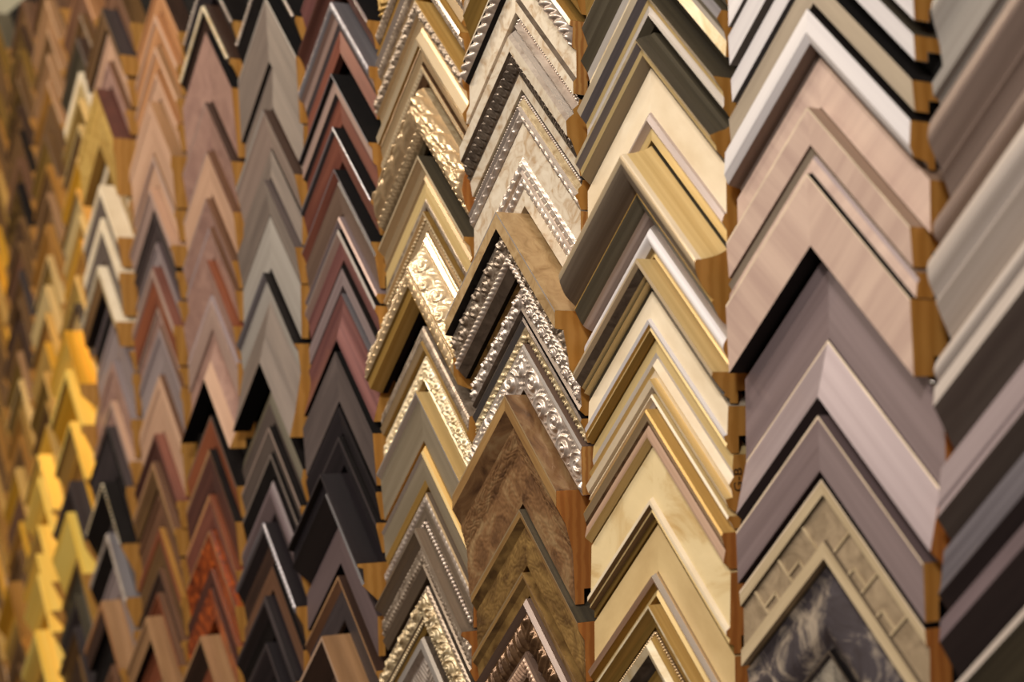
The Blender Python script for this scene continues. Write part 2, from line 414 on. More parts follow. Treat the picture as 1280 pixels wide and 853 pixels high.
ORD = ['first', 'second', 'third', 'fourth', 'fifth', 'sixth', 'seventh', 'eighth', 'ninth', 'tenth', 'eleventh', 'twelfth', 'thirteenth', 'fourteenth',
       'fifteenth', 'sixteenth', 'seventeenth', 'eighteenth', 'nineteenth', 'twentieth']
SHIFT = {6: -3, 7: -20, 8: -32, 9: -26, 10: -26, 11: -28, 12: -30, 13: -30}
rng = random.Random(3)
used_labels = set()
def sample(c, desc, front, segs, side='black', inner=None, wood='rawwood', rnd=False, xl=None, xr=None, edge=None, dx=0):
    """front: [(Z,h)] in mm, Z above eye height at the mitre, h off the wall"""
    if c == -1: front = [(z - 7, h) for z, h in front]
    top = front[0][0]
    pts = [(top - z, h) for z, h in front]
    for k in range(1, len(pts)):
        if pts[k][0] < pts[k - 1][0] + 0.05: pts[k] = (pts[k - 1][0] + 0.05, pts[k][1])
    segs = list(segs)
    while len(segs) < len(pts) - 1: segs.append(segs[-1])
    if edge and not rnd:
        d0 = min(1.6, (pts[1][0]) * 0.3); h = pts[0][1] + (pts[1][1] - pts[0][1]) * d0 / max(pts[1][0], .01)
        pts.insert(1, (d0, h)); segs.insert(0, edge)
    name = 'frame_corner_sample'
    o = bpy.data.objects.new(name, None); col.objects.link(o); o.empty_display_size = 0.02
    xc = X0 - c * P + (SHIFT.get(c, 0) + dx) / 1000
    o.location = (xc, D, EYE + top / 1000)
    o.rotation_euler = (0, math.radians(rng.uniform(-0.12, 0.12)), 0)
    place = '%s column from the right' % ORD[c + 1] if c <= 6 else '%s column from the left' % ORD[13 - c]
    label = '%s, %s' % (desc, place)
    if label in used_labels: print('DUPLICATE LABEL', label)
    used_labels.add(label)
    if len(label.split()) > 16: print('LONG', label)
    o['label'] = label; o['category'] = 'frame sample'
    o['group'] = 'frame corner samples in the ' + place
    step = {-1: 1.6, 0: 1.1, 1: 0.9, 2: 0.62, 3: 0.62, 4: 0.9, 5: 1.2}.get(c, 1.8)
    inn = inner or [q for q in segs if q != '^'][-1].split(':')[0]
    build_arm(o, 1, pts, segs, 0, xr or 77 + rng.uniform(-1.2, 1.2), side, inn, wood, step, rnd)
    build_arm(o, -1, pts, segs, 0, xl or (66 if c == -1 and max(h for _, h in pts) > 27 else 70 if c == -1 else 74) + rng.uniform(-1.2, 1.2), side, inn, wood, step, rnd)
    return o

# ------------------------------------------------------------------ the setting
def box(name, lo, hi, m, kind=None):
    vs_ = [(x, y, z) for x in (lo[0], hi[0]) for y in (lo[1], hi[1]) for z in (lo[2], hi[2])]
    fs = [(0, 1, 3, 2), (4, 6, 7, 5), (0, 4, 5, 1), (2, 3, 7, 6), (0, 2, 6, 4), (1, 5, 7, 3)]
    o = link(name, [Vector(v) for v in vs_], fs, [(v[0] + v[1], v[2]) for v in vs_], [m], None)
    if kind: o['kind'] = kind
    return o
box('wall_back', (-5.0, D + 0.02, 0), (1.8, D + 0.10, 3.1), 'plaster', 'structure')
box('floor', (-5.0, -2.6, -0.05), (1.8, D + 0.10, 0), 'floorwood', 'structure')
box('ceiling', (-5.0, -2.6, 3.1), (1.8, D + 0.10, 3.15), 'plaster', 'structure')
bd = box('display_board', (-3.2, D + 0.0005, 0.75), (0.05, D + 0.018, EYE + 0.66), 'board')
bd['label'] = 'black backing board on the wall behind all the frame samples'; bd['category'] = 'board'

# ------------------------------------------------------------------ the samples, column by column from the right
S = sample
# first column from the right (only its left arms are in the picture)
c = -1  # dark inner slopes further down have underside shade put into their colour
S(c, 'grey green rounded moulding at the top', [(290, 20), (280, 24), (262, 18), (246, 15)], ['sage'], 'olive', rnd=True)
S(c, 'narrow sage grey moulding with fine lines', [(245, 20), (240, 25), (233, 24), (231, 20), (223, 16)], ['sage'], 'olive')
S(c, 'bulging taupe brown moulding with inner step', [(222, 22), (216, 30), (206, 33), (196, 28), (189, 23), (187, 24), (184, 21), (172, 15)], ['taupebrown'], 'darktaupe', rnd=True)
S(c, 'slim taupe moulding with rounded nose', [(171, 20), (165, 25), (159, 24), (155, 20), (147, 15)], ['taupebrown'], 'darktaupe', rnd=True)
S(c, 'broad silvery bulging moulding', [(146, 24), (141, 33), (131, 33), (121, 27), (118, 27), (98, 15)], ['silvertaupe'], 'taupe', rnd=True)
S(c, 'slim silvery moulding with rounded nose', [(96, 21), (90, 25), (84, 23), (76, 15)], ['silvertaupe'], 'taupe', rnd=True)
S(c, 'pale strip frame with deep taupe slope painted as shaded', [(75, 30), (65, 31), (37, 12)], ['silvertaupe', 'darktaupe'], 'darktaupe')
S(c, 'pale mauve flat frame with inner slope painted as shaded', [(36, 22), (17, 25), (15, 24), (10, 26), (-6, 12)], ['mauvelight', 'mauvelight', 'mauvelight', 'darktaupe'], 'mauvedark')
S(c, 'streaky slate grey frame with inside painted as shaded', [(-7, 20), (-26, 23), (-30, 25), (-46, 12)], ['slatestreak', 'slatestreak', 'plumdark'], 'plumdark')
S(c, 'plum edged frame with deep slope painted as shaded', [(-47, 28), (-58, 29), (-84, 10)], ['plum', 'plumdark'], 'plumdark')
S(c, 'thin grey edged frame with olive slope painted as shaded', [(-85, 24), (-90, 25), (-125, 10)], ['silvertaupe', 'olivedark'], 'olivedark')
S(c, 'grey frame at the bottom', [(-127, 22), (-150, 20), (-170, 12)], ['sage', 'olivedark'], 'olivedark')

# second column
c = 0
S(c, 'white flat frame at the top', [(322, 24), (302, 24)], ['white'], 'blackgrey')
S(c, 'white frame with dark grey outer side', [(297, 24), (279, 23)], ['white'], 'olivedark')
S(c, 'thin white frame above a black gap', [(270, 22), (256, 21)], ['white'], 'olivedark')
S(c, 'taupe frame with black outer side', [(245, 24), (228, 22)], ['taupe'], 'blackmatte')
S(c, 'bright white frame with grey inner lip', [(224, 27), (210, 28), (204, 25), (202, 15), (198, 13)], ['white', 'white', 'taupebrown', 'taupebrown'], 'black', 'taupebrown')
S(c, 'wide flat blush wood frame under the bright white one', [(196, 17), (167, 17)], ['blush'], 'blushdark', xr=82)
S(c, 'blush wood frame with raised tan outer side', [(166, 28), (144, 26)], ['blush'], 'blushdark', edge='blushedge')
S(c, 'narrow rosy taupe frame with thin groove', [(142, 25), (138, 22), (136, 24), (128, 25)], ['taupe', 'mauvelight', 'blush'], 'blushdark')
S(c, 'broad thick blush wood frame with black inside', [(127, 29), (85, 27)], ['blush'], 'blackmatte', 'black', edge='blushedge')
S(c, 'wide recessed mauve frame', [(82, 13), (31, 13)], ['mauve'], 'mauvedark', wood='rawred', xr=86)
S(c, 'light mauve sloped frame with pale ridge', [(30, 14), (-3, 23), (-12, 12)], ['mauvelight', 'plumdark'], 'mauvedark', 'mauvedark', wood='rawred', edge='blushedge', xr=83)
S(c, 'flat mauve frame with thin pale edge', [(-14, 23), (-46, 22)], ['mauve'], 'mauvedark', edge='blushedge')
S(c, 'stone coloured frame with brick pattern inlay', [(-51, 21), (-60, 20), (-61, 17.5), (-86, 17.5), (-87, 20), (-97, 20)], ['stonelight', 'stonegroove', 'stone:brick:1.2:30', 'stonegroove', 'stonelight'], 'black', edge='blushedge', wood='rawred')
S(c, 'polished dark slate scooped frame', [(-98, 14), (-106, 13), (-120, 17), (-135, 19), (-149, 13)], ['slate'], 'black', rnd=True, wood='rawred')
S(c, 'dark pewter frame with thin rim and pale patches', [(-150, 17), (-152, 17), (-154, 14), (-190, 11)], ['silverdark', 'slate', 'slatepatch'], 'black')

# third column
c = 1
S(c, 'olive gold flat frame at the top', [(372, 20), (345, 18)], ['oldgold'], 'olivedark')
S(c, 'olive grey frame with silver line', [(342, 20), (338, 22), (322, 15)], ['silver', 'olive'], 'olivedark')
S(c, 'cream scooped frame with silver lip', [(319, 20), (313, 24), (305, 18), (299, 16), (289, 17)], ['silverblue', 'olive', 'pearl', 'ivory'], 'olivedark')
S(c, 'banded silver and beige frame with white inner ridge', [(276, 28), (272, 25), (267, 20), (263, 19), (258, 19), (256, 20), (250, 14)], ['cream', 'silverblue', 'palegold', 'pearl', 'silverbright', 'olive'], 'olivedark')
S(c, 'dark olive scooped frame with silver inside', [(245, 15), (243, 18), (241, 24), (238, 31), (236, 30), (232, 26), (228, 25), (222, 17)], ['olivedark', 'olivedark', 'olivedark', 'ivory', 'silverblue', 'palegold', 'greige'], 'olivedark')
S(c, 'wide plain cream frame with silver mauve lip', [(220, 18), (190, 18), (189, 20), (184, 22), (179, 18), (171, 18)], ['cream', 'silvermauve', 'silvermauve', 'silvermauve', 'palegold'], 'taupe', wood='rawwood')
S(c, 'tall gilt scoop frame with dark silver back', [(167, 18), (164, 24), (161.5, 32), (160, 39), (159, 44), (153, 44), (143, 39), (135, 30), (133, 31), (122, 24), (117, 14)], ['palegold', 'palegold', 'palegold', 'cream', 'champagnebright', 'pewter', 'pewter', 'gold', 'olive', 'silvermauve'], 'olivedark', rnd=True)
S(c, 'rounded silver white frame with gilt lip', [(115, 14), (111, 20), (105, 23), (98, 19), (96, 16), (92, 17)], ['silverbright', 'white', 'white', 'greige', 'palegold'], 'palegold', rnd=True)
S(c, 'pale gilt box frame with dark silver inside', [(90, 32), (87, 32.5), (84, 30), (79, 25), (77, 22), (75, 23), (73, 18), (70, 18)], ['champagnebright', 'champagnebright', 'silverdark', 'palegold', 'black', 'palegold', 'olivedark'], 'palegold')
S(c, 'wide plain cream frame with white ridge', [(68, 19), (50, 20), (49, 23), (46, 22), (45, 20), (42, 21), (38, 17)], ['cream', 'white', 'white', 'gold', 'palegold', 'oldgold'], 'taupe')
mk = S(c, 'stepped ivory frame with handwritten mark on its end', [(37, 15), (27, 16), (23, 15), (18, 19), (15, 17), (10, 16), (9, 22), (4, 20), (1, 15)], ['palegold', 'pearl', 'cream', 'palegold', 'cream', 'palegold', 'cream', 'pearl'], 'palegold')
S(c, 'slim ivory frame with raised outer ridge', [(-1, 20), (-3, 21), (-5, 18), (-9, 16)], ['cream', 'cream', 'pearl'], 'palegold', wood='rawwood')
S(c, 'gilt and rose stepped frame', [(-11, 25), (-13, 26), (-19, 24), (-22, 23), (-28, 24.5), (-30, 24.5), (-34, 19)], ['gold', 'champagne', 'bronze', 'rosesilver', 'rosesilver', 'palegold'], 'gold', wood='rawred')
S(c, 'wide aged cream frame with stepped lip', [(-36, 19), (-70, 20), (-72, 23), (-75, 23), (-77, 20), (-80, 21), (-82, 17), (-87, 17)], ['creamaged', 'cream', 'cream', 'umber', 'palegold', 'umber', 'oldgold'], 'tancream', wood='rawred')
S(c, 'wide smooth tan cream frame', [(-89, 16), (-120, 16)], ['tancream'], 'tancream', wood='rawred')
S(c, 'rose gold rounded ridge frame', [(-121, 18), (-123, 22), (-127, 20), (-131, 16), (-136, 18), (-140, 14)], ['silverbright', 'rosesilver', 'oldgold', 'palegold', 'oldgold'], 'champagne')
S(c, 'gilt frame with thin bright edge', [(-142, 25), (-144, 25), (-150, 20), (-157, 19)], ['ivory', 'oldgold', 'oldgold'], 'gold')
S(c, 'beaded ivory and gilt frame', [(-159, 18), (-162, 19), (-165, 23), (-169, 27), (-175, 25), (-183, 14)], ['bronze:bead:1:2.3:champagne', 'oldgold', 'ivory', 'ivory', 'silverdark'], 'oldgold')
S(c, 'dark gilt frame at the bottom', [(-185, 18), (-215, 14)], ['oldgold'], 'olivedark')

# fourth column
c = 2
S(c, 'mottled bronze flat frame at the top', [(392, 26), (380, 27), (352, 16)], ['antiquesilver', 'oldgold'], 'oldgold')
S(c, 'cream frame with thick dark silver rope edge', [(347, 26), (343, 27), (342, 24), (327, 25), (325, 21), (305, 21), (302, 24), (293, 24)], ['creammottle', 'black', 'silverdark:rope:6:9:silver', 'black', 'creammottle', 'silverdark', 'creammottle'], 'oldgold', wood='rawpine')
S(c, 'ridged cream silver frame with beads and shells', [(290, 19), (286, 20), (282, 25), (279, 24), (276, 28), (273, 31), (262, 30), (260, 27), (247, 21), (245, 21), (234, 19)], ['silverdark:bead:1:2.9:silver', 'silver', 'silverdark', 'silverbright', 'silver', 'creammottle', 'silverdark', 'silverdark:shell:2.2:7:silverdark', 'silverdark', 'creammottle'], 'black')
S(c, 'beaded gilt and silver leaf frame', [(231, 16), (227, 17), (224, 20), (221, 20), (219, 23), (216, 21), (209, 18)], ['black:bead:1:2.6:silver', 'antiquecream', 'antiquecream', 'silverbright', 'silverbright', 'silverdark:leaf:3.2:9:silver'], 'black', wood='rawwood')
S(c, 'cream frame with two silver leaf bands', [(208, 18), (182, 18), (171, 19), (169, 21), (167, 19), (157, 17), (144, 17)], ['creammottle', 'silverdark:leaf:3.4:8:silver', 'silver', 'silver', 'silverdark:leaf:3.2:7:silver', 'creammottle'], 'taupe', wood='rawpine')
S(c, 'deep tan box frame with silver carved inside', [(138, 43), (125, 43), (124, 36), (105, 32), (97, 31), (90, 24)], ['tanleather', 'black', 'silverdark:scroll:4:13:antiquesilver', 'silverdark:rope:3:5:silver', 'silverdark'], 'tanleather', 'black', edge='silverbright', xl=78, xr=79)  # black step below the tan face is painted shade of an undercut
S(c, 'bronze ridged frame with curling silver scrolls', [(88, 20), (85, 23), (82, 20), (67, 19), (64, 21), (60, 16)], ['oldgold', 'bronzegold', 'silverdark:scroll:4:11:silver', 'silverdark', 'silverdark'], 'black')
S(c, 'steel blue frame with wavy gilt edge', [(58.5, 19), (56, 20), (51, 17), (41, 14)], ['silverdark', 'steel', 'bronzegold:wavy:2.6:8:antiquecream'], 'black')
S(c, 'silver acanthus leaf frame with brown outer side', [(38, 19), (35, 20), (3, 19)], ['silverbright', 'silverdark:scroll:4:21:silver'], 'mauvebrown', wood='rawpine')
S(c, 'large thick burl veneer frame', [(-1, 35), (-13, 35), (-26, 27), (-46, 21), (-84, 19)], ['burledge', 'burl', 'burl:swirl:0.8:30:burl', '^'], 'burl', edge='champagne', wood='rawred', xl=80, xr=69, dx=-2)
S(c, 'gold brown burl frame with dark outer side', [(-88, 24), (-94, 23), (-101, 18), (-131, 17)], ['burledge', 'burlgold', 'burlgold:swirl:0.7:26:burlgold'], 'olivedark', edge='champagne', wood='rawred')
S(c, 'slim burl frame under the gold brown burl one', [(-136, 22), (-140, 21), (-144, 17), (-154, 15)], ['burledge', 'burlgold', 'burlgold'], 'burlgold', edge='champagne')
S(c, 'smooth brown ridge frame with bronze leaves', [(-156, 18), (-160, 21), (-166, 17), (-194, 15)], ['mauvebrown', 'mauvebrown', 'bronze:acanthus:6:17:bronze'], 'mauvebrown')
S(c, 'ribbed bronze frame at the bottom', [(-196, 19), (-200, 20), (-214, 17), (-225, 14)], ['mauvebrown', 'bronze:ribs:2.5:3.6:rosesilver', 'bronze'], 'mauvebrown')
S(c, 'dark bronze frame below the ribbed one', [(-227, 18), (-250, 14)], ['bronze'], 'black')

# fifth column
c = 3
S(c, 'dark olive frame with gilt sprigs', [(436, 20), (432, 20), (410, 18), (404, 14)], ['olivedark', 'olivedark:sprig:3:7:oldgold', 'silverdark'], 'olivedark')
S(c, 'silver lined frame with carved edge', [(402, 22), (399, 23), (389, 20), (387, 18), (380, 23), (377, 20)], ['silverblue', 'silverdark:rough:2.5:8:antiquesilver', 'black', 'champagne', 'gold'], 'olivedark')
S(c, 'silver ridge frame with pearly carving', [(372, 24), (369, 25), (366, 21), (356, 19), (352, 16)], ['silverbright', 'silverbright', 'champagne:rough:2.5:7:antiquesilver', 'champagne'], 'gold', 'gold')
S(c, 'champagne gold frame with carved rim and bright bulge', [(339, 24), (338, 24), (327, 22), (325, 19), (317, 17), (313, 18), (306, 23), (300, 21), (299, 18), (296, 18), (287, 16)], ['champagne', 'champagne:scroll:3:8:antiquesilver', 'champagne', 'champagne', 'champagne', 'champagnebright', 'champagnebright', 'oldgold', 'bronze:bead:1:2.1:champagne', 'champagne'], 'gold')
S(c, 'small gilt frame with tiny leaf line', [(284, 18), (282, 18), (276, 16), (274, 15), (268, 12)], ['champagne', 'oldgold:leaf:1.6:4:champagnebright', 'bronze', 'bronze'], 'bronze')
S(c, 'heavy overlapping leaf carved frame', [(264, 16), (254, 22), (243, 24), (231, 21), (221, 14)], ['antiquecream:bigleaf:6:26:champagne', '^', '^', 'antiquecream:rough:4:12:champagne'], 'antiquecream', wood='rawred')
S(c, 'gilt scoop frame with dark outer side', [(205, 22), (202, 22), (197, 16), (188, 14), (185, 16), (183, 14), (168, 14), (160, 13)], ['champagnebright', 'champagne', 'champagne', 'champagne', 'champagne', 'palegold', 'champagne:rough:1.4:4:antiquesilver'], 'olivedark')
S(c, 'slim gilt frame with row of dots', [(157, 17), (155, 17), (153, 14), (149, 13), (141, 12)], ['champagnebright', 'champagne', 'champagne:bead:1:4.2:antiquecream', 'champagne'], 'oldgold')
S(c, 'broad pale gold frame with carved acanthus panel', [(139, 13), (135, 14), (131, 16), (127, 16), (116, 25), (107, 31), (103, 32), (92, 32), (90, 30), (84, 28), (80, 16)], ['palegold:mesh:0.6:1.9:champagnebright', 'champagnebright', 'palegold:bead:1:2:champagnebright', 'champagne:scroll:4:19:champagnebright', '^', 'oldgold:bead:1:2.2:champagnebright', 'champagne:leaf:3:9:champagne', 'oldgold', 'gold', 'gold'], 'champagne', 'velvet', xl=79)
S(c, 'bronze carved frame with gilt ridge', [(58, 17), (46, 18), (44, 20), (38, 17), (36, 13)], ['bronze:rough:2:5:antiquesilver', 'oldgold', 'champagne', 'oldgold'], 'antiquesilver')
S(c, 'cream frame with raised flower panel', [(34, 13), (30, 14), (14, 16), (12, 17)], ['oldgold:bead:1:2.4:ivory', 'antiquecream:flower:2.8:13:ivory', 'ivory'], 'ivory', wood='rawred')
S(c, 'greige frame with silver ridge and gilt outer side', [(2, 25), (0, 25), (-3, 21), (-40, 17)], ['silverbright', 'silverbright', 'greige'], 'palegold', 'gold', wood='rawred')
S(c, 'greige frame with white ridge and gold lips', [(-44, 16), (-48, 18), (-50, 20), (-53, 18), (-73, 16), (-79, 13)], ['gold', 'palegold', 'silverbright', 'greige', 'gold'], 'gold', wood='rawred')
S(c, 'pewter frame with lattice and silver leaves', [(-84, 15), (-86, 16), (-94, 15), (-106, 15), (-112, 15)], ['champagne', 'pewter:leaf:2.4:6:silver', 'pewter:mesh:0.5:1.8:pewter', 'silverdark:bead:1:4:silver'], 'pewter', wood='rawred')
S(c, 'pewter scooped frame with carved inside', [(-114, 26), (-117, 27), (-121, 21), (-126, 17), (-144, 17), (-146, 19), (-155, 14)], ['pewter', 'pewter', 'pewter', 'silverdark:rough:3.5:8:antiquesilver', 'pewter', 'pewter'], 'pewter', wood='rawred')
S(c, 'silver frame with bold scrolls and beads', [(-163, 14), (-168, 16), (-188, 19), (-190, 17), (-195, 16), (-201, 14)], ['silverdark:leaf:2:5:antiquesilver', 'silver:scroll:5.5:17:antiquecream', 'pewter', 'silverdark:bead:1:3.6:antiquecream', 'oldgold'], 'silverdark', wood='rawred')
S(c, 'silver bamboo style frame with lattice inside', [(-206, 18), (-208, 21), (-216, 21), (-219, 15), (-245, 12)], ['silverbright', 'silverbright', 'silver', 'silverdark:ribs:2:4:silver'], 'silverdark')
S(c, 'dark silver frame at the bottom', [(-248, 20), (-280, 14)], ['silverdark'], 'black')

# sixth column
c = 4
S(c, 'rosy silver frame at the top', [(462, 22), (456, 24), (436, 17)], ['pinkpearl', 'pinksheen'], 'black')
S(c, 'dark red scooped frame with black outer side', [(416, 26), (411, 27), (402, 21), (390, 18)], ['darkred'], 'blackmatte', rnd=True)
S(c, 'red frame with silver black carved edge', [(374, 26), (364, 25), (362, 21), (354, 19), (347, 17), (340, 17), (326, 17)], ['black:rough:2.5:5:silverblue', 'pinkpearl', 'pinkpearl', 'blackgrey', 'redbrown', 'redbrown'], 'silverblue')
S(c, 'red brown frame with pearly inner band', [(305, 27), (303, 27), (300, 23), (287, 22), (284, 18), (258, 15)], ['silverblue', 'black', 'pinkpearl', 'blackgrey', 'redbrown'], 'blackmatte')
S(c, 'red brown frame with striped silver edge', [(254, 25), (251, 25), (248, 22), (222, 15)], ['blackgrey:ribs:0.8:1.5:silverblue', 'blackgrey', 'redbrown'], 'blackmatte')
S(c, 'mauve dark frame with fine silver line', [(214, 24), (212, 24), (203, 19), (200, 20), (172, 15)], ['silverblue', 'redbrown', 'blackgrey', 'mauvebrown'], 'blackmatte')
S(c, 'slim grey frame with white ridge', [(169, 19), (166, 20), (160, 16)], ['pinkpearl', 'mauve'], 'mauve')
S(c, 'pink frame with bright silver ridge', [(157, 20), (153, 21), (146, 17), (128, 14)], ['silverbright', 'pinkpearl', 'pinksheen'], 'blackmatte')
S(c, 'flat mauve grey frame with black edge', [(123, 16), (120, 16), (104, 15)], ['black', 'mauve'], 'black')
S(c, 'rosy metallic scooped frame', [(96, 17), (88, 15), (75, 16), (60, 20), (52, 22)], ['pinksheen'], 'silverblue', 'black', rnd=True)
S(c, 'flat dark grey wood grain frame', [(41, 23), (-6, 19)], ['greywood'], 'blackmatte', 'black')
S(c, 'black ridged frame under the grey wood grain one', [(-11, 20), (-14, 20), (-36, 15)], ['blacksheen'], 'black')
S(c, 'slim black frame with grey line', [(-39, 20), (-43, 20), (-66, 14)], ['blackgrey', 'blacksheen'], 'black')
S(c, 'tall glossy black frame with grey ridges', [(-74, 39), (-77, 39), (-79, 33), (-92, 32), (-94, 34), (-112, 14)], ['blackgrey', 'black', 'blacksheen', 'blackgrey', 'blacksheen'], 'blacksheen', 'black', wood='rawwood')
S(c, 'flat dark plum frame', [(-122, 19), (-158, 18)], ['mauvedark'], 'plumdark', 'black')
S(c, 'dark brown frame with thin tan edge', [(-170, 21), (-173, 21), (-182, 16), (-212, 14)], ['lightbrown', 'brown', 'blackgrey'], 'darkbrown')
S(c, 'light brown box frame at the bottom', [(-225, 38), (-229, 38), (-255, 18)], ['rosesilver', 'darkbrown'], 'lightbrown', 'black')
S(c, 'dark brown frame below the box frame', [(-258, 22), (-300, 16)], ['darkbrown'], 'black')

# seventh column
c = 5
S(c, 'black frame with silver beads at the top', [(455, 26), (449, 26), (430, 18)], ['black:bead:1:5:silver', 'black'], 'blackmatte')
S(c, 'large flat warm grey frame', [(415, 25), (412, 25), (348, 21)], ['sage', 'warmgrey'], 'blackmatte', 'black')
S(c, 'wide warm grey frame below the large grey one', [(346, 17), (300, 17)], ['warmgrey'], 'warmgrey')
S(c, 'grey brown frame with dark textured side', [(297, 28), (294, 27), (258, 18)], ['sage', 'taupebrown'], 'darkbrown')
S(c, 'warm grey frame with thin dark edge', [(256, 19), (227, 19)], ['warmgrey'], 'black')
S(c, 'grey frame with sloping dark side', [(224, 27), (220, 26), (188, 20)], ['warmgrey', 'warmgrey'], 'greywood')
S(c, 'flat grey frame over the hairy textured one', [(186, 20), (132, 19)], ['sage', 'warmgrey'], 'darktaupe')
S(c, 'large pewter scooped frame with blue black top', [(127, 28), (120, 23), (98, 20), (60, 26), (34, 32)], ['silverblue:rough:1:3:silverblue', 'sage', 'warmgrey', 'warmgrey'], 'black', 'blackmatte')
S(c, 'dark bronze round frame', [(4, 19), (-8, 21), (-28, 15)], ['olive', 'darktaupe'], 'black')
S(c, 'dark pewter frame with black inside', [(-32, 22), (-36, 22), (-57, 16)], ['taupebrown', 'darktaupe'], 'black', 'black')
S(c, 'slim dark frame with brown line', [(-60, 20), (-64, 20), (-84, 15)], ['warmgrey', 'black'], 'black')
S(c, 'dark mauve rounded frame', [(-88, 17), (-100, 21), (-122, 15)], ['plum', 'mauvedark'], 'black', rnd=True)
S(c, 'black frame with silver rope edge', [(-131, 27), (-138, 26), (-150, 19), (-172, 15)], ['black:rope:3:6:silverblue', 'blacksheen', 'darkbrown'], 'blacksheen', 'black')
S(c, 'dark brown frame under the roped one', [(-176, 18), (-200, 17)], ['brown', 'darkbrown'], 'black')
S(c, 'black rounded frame with grey sheen', [(-206, 26), (-214, 27), (-226, 20), (-248, 15)], ['blackgrey', 'blacksheen', 'black'], 'blacksheen', rnd=True)
S(c, 'black ribbed frame at the bottom', [(-254, 25), (-262, 24), (-290, 16)], ['blackgrey:ribs:1:2.4:blackgrey', 'blacksheen'], 'blacksheen')
S(c, 'plain black frame below the ribbed one', [(-293, 20), (-330, 15)], ['black'], 'black')

# eighth column
c = 6
S(c, 'black frame with silver beads at the top', [(486, 26), (480, 27), (456, 18)], ['black:bead:1:6:silver', 'blacksheen'], 'black')
S(c, 'dark frame with pale gold beaded edge', [(444, 30), (437, 30), (436, 27), (418, 17)], ['silverdark:bead:1:5.5:ivory', 'black', 'darkbrown'], 'darkbrown')
S(c, 'large mauve pink frame with black side', [(412, 28), (336, 20)], ['mauvepink'], 'blackmatte')
S(c, 'mauve pink frame with brown side', [(332, 29), (329, 28), (281, 19)], ['pinkpearl', 'mauvepink'], 'darkbrown')
S(c, 'rosy tan frame with brown side and pale edge', [(277, 27), (274, 26), (228, 20)], ['pinkpearl', 'pinktan'], 'brown')
S(c, 'mauve frame with sloping brown side', [(223, 28), (220, 27), (193, 19)], ['pinkpearl', 'mauvepink'], 'brown')
S(c, 'slim rosy grey frame', [(190, 24), (187, 23), (157, 18)], ['mauvelight', 'mauvepink'], 'brown')
S(c, 'pink grey frame with rust carved side', [(153, 27), (116, 20)], ['mauvepink'], 'rust')
S(c, 'pale rosy frame with fine dots', [(113, 22), (108, 21), (104, 21), (76, 20)], ['mauvelight', 'mauvelight:bead:1:4:pinkpearl', 'pinkpearl'], 'mauvelight')
S(c, 'wide scooped frame pale and rust brown', [(73, 18), (60, 17), (40, 22), (19, 30)], ['mauvepink', 'mauvepink', 'pinktan'], 'mauvelight', 'blackmatte', rnd=True)
S(c, 'rust frame with grey line', [(-22, 22), (-26, 22), (-56, 16)], ['mauvebrown', 'rust'], 'black')
S(c, 'dark brown wide frame', [(-60, 24), (-64, 23), (-107, 18)], ['lightbrown', 'darkred'], 'black', 'black')
S(c, 'orange rust sloped frame', [(-111, 24), (-116, 23), (-147, 17)], ['orangebrown', 'redbrown'], 'rust')
S(c, 'tortoiseshell frame with thin pale ridge', [(-151, 24), (-154, 24), (-190, 17)], ['lightbrown', 'tortoise'], 'tortoise')
S(c, 'dark rust frame below the tortoiseshell one', [(-194, 22), (-212, 19)], ['darkred'], 'rust')
S(c, 'narrow tortoiseshell frame', [(-215, 22), (-250, 17)], ['tortoise'], 'darkred')
S(c, 'light brown box frame with red side', [(-268, 34), (-273, 34), (-296, 16)], ['lightbrown', 'darkbrown'], 'lightbrown', 'black')
S(c, 'rust frame at the bottom', [(-300, 22), (-345, 16)], ['rust'], 'darkred')
# sixth column from the left
c = 7
def flat(c, desc, a, b, h, m, side, inner=None, **k):
    e = k.pop('e', None)
    S(c, desc, [(a, h), (a - (a - b) * 0.22, h + 0.5), (a - (a - b) * 0.3, h - 2), (b, max(13, h - 6))], [e or m, e or m, m], side, inner, **k)
flat(c, 'orange brown frame at the top', 512, 476, 24, 'orangebrown', 'darkbrown')
flat(c, 'orange brown frame with dark inside, second from top', 472, 436, 26, 'orangebrown', 'orangebrown', 'black', e='pinktan')
flat(c, 'tan brown frame with black inside', 432, 404, 26, 'orangebrown', 'lightbrown', 'black', e='pinktan')
flat(c, 'slim orange tan frame above the large pinkish one', 400, 368, 25, 'pinktan', 'orangebrown', 'black')
flat(c, 'large pinkish tan frame', 363, 301, 33, 'pinktan', 'lightbrown')
flat(c, 'light tan frame under the large pinkish one', 297, 260, 28, 'pinktan', 'lightbrown', e='pinkpearl')
flat(c, 'slim pale tan frame with black inside', 256, 230, 33, 'pinkpearl', 'pinktan', 'black')
flat(c, 'very dark brown frame', 224, 192, 26, 'plumdark', 'blackmatte', 'black')
flat(c, 'greyish mauve frame', 189, 163, 24, 'greymauve', 'mauvedark')
flat(c, 'pale ridged frame with rust side', 159, 112, 29, 'rust', 'redbrown', e='pinkpearl')
flat(c, 'slim pinkish frame with brown edge', 110, 88, 22, 'mauvepink', 'brown', e='pinkpearl')
flat(c, 'blue grey flat frame', 86, 29, 20, 'greymauve', 'brown')
flat(c, 'wide pinkish tan frame under the blue grey one', 26, -42, 20, 'pinktan', 'brown')
flat(c, 'dark red brown frame', -46, -78, 26, 'darkred', 'redbrown', 'black')
flat(c, 'brown frame with pale tan edge', -80, -113, 28, 'umber', 'brown', 'black', e='lightbrown')
flat(c, 'wide plain brown frame', -116, -158, 20, 'brown', 'darkbrown')
flat(c, 'dark gold tortoiseshell frame', -161, -207, 20, 'umber', 'amber', e='rust')
flat(c, 'slim very dark brown frame', -211, -237, 20, 'darkbrown', 'brown')
flat(c, 'slim rusty brown frame', -240, -262, 22, 'rust', 'brown')
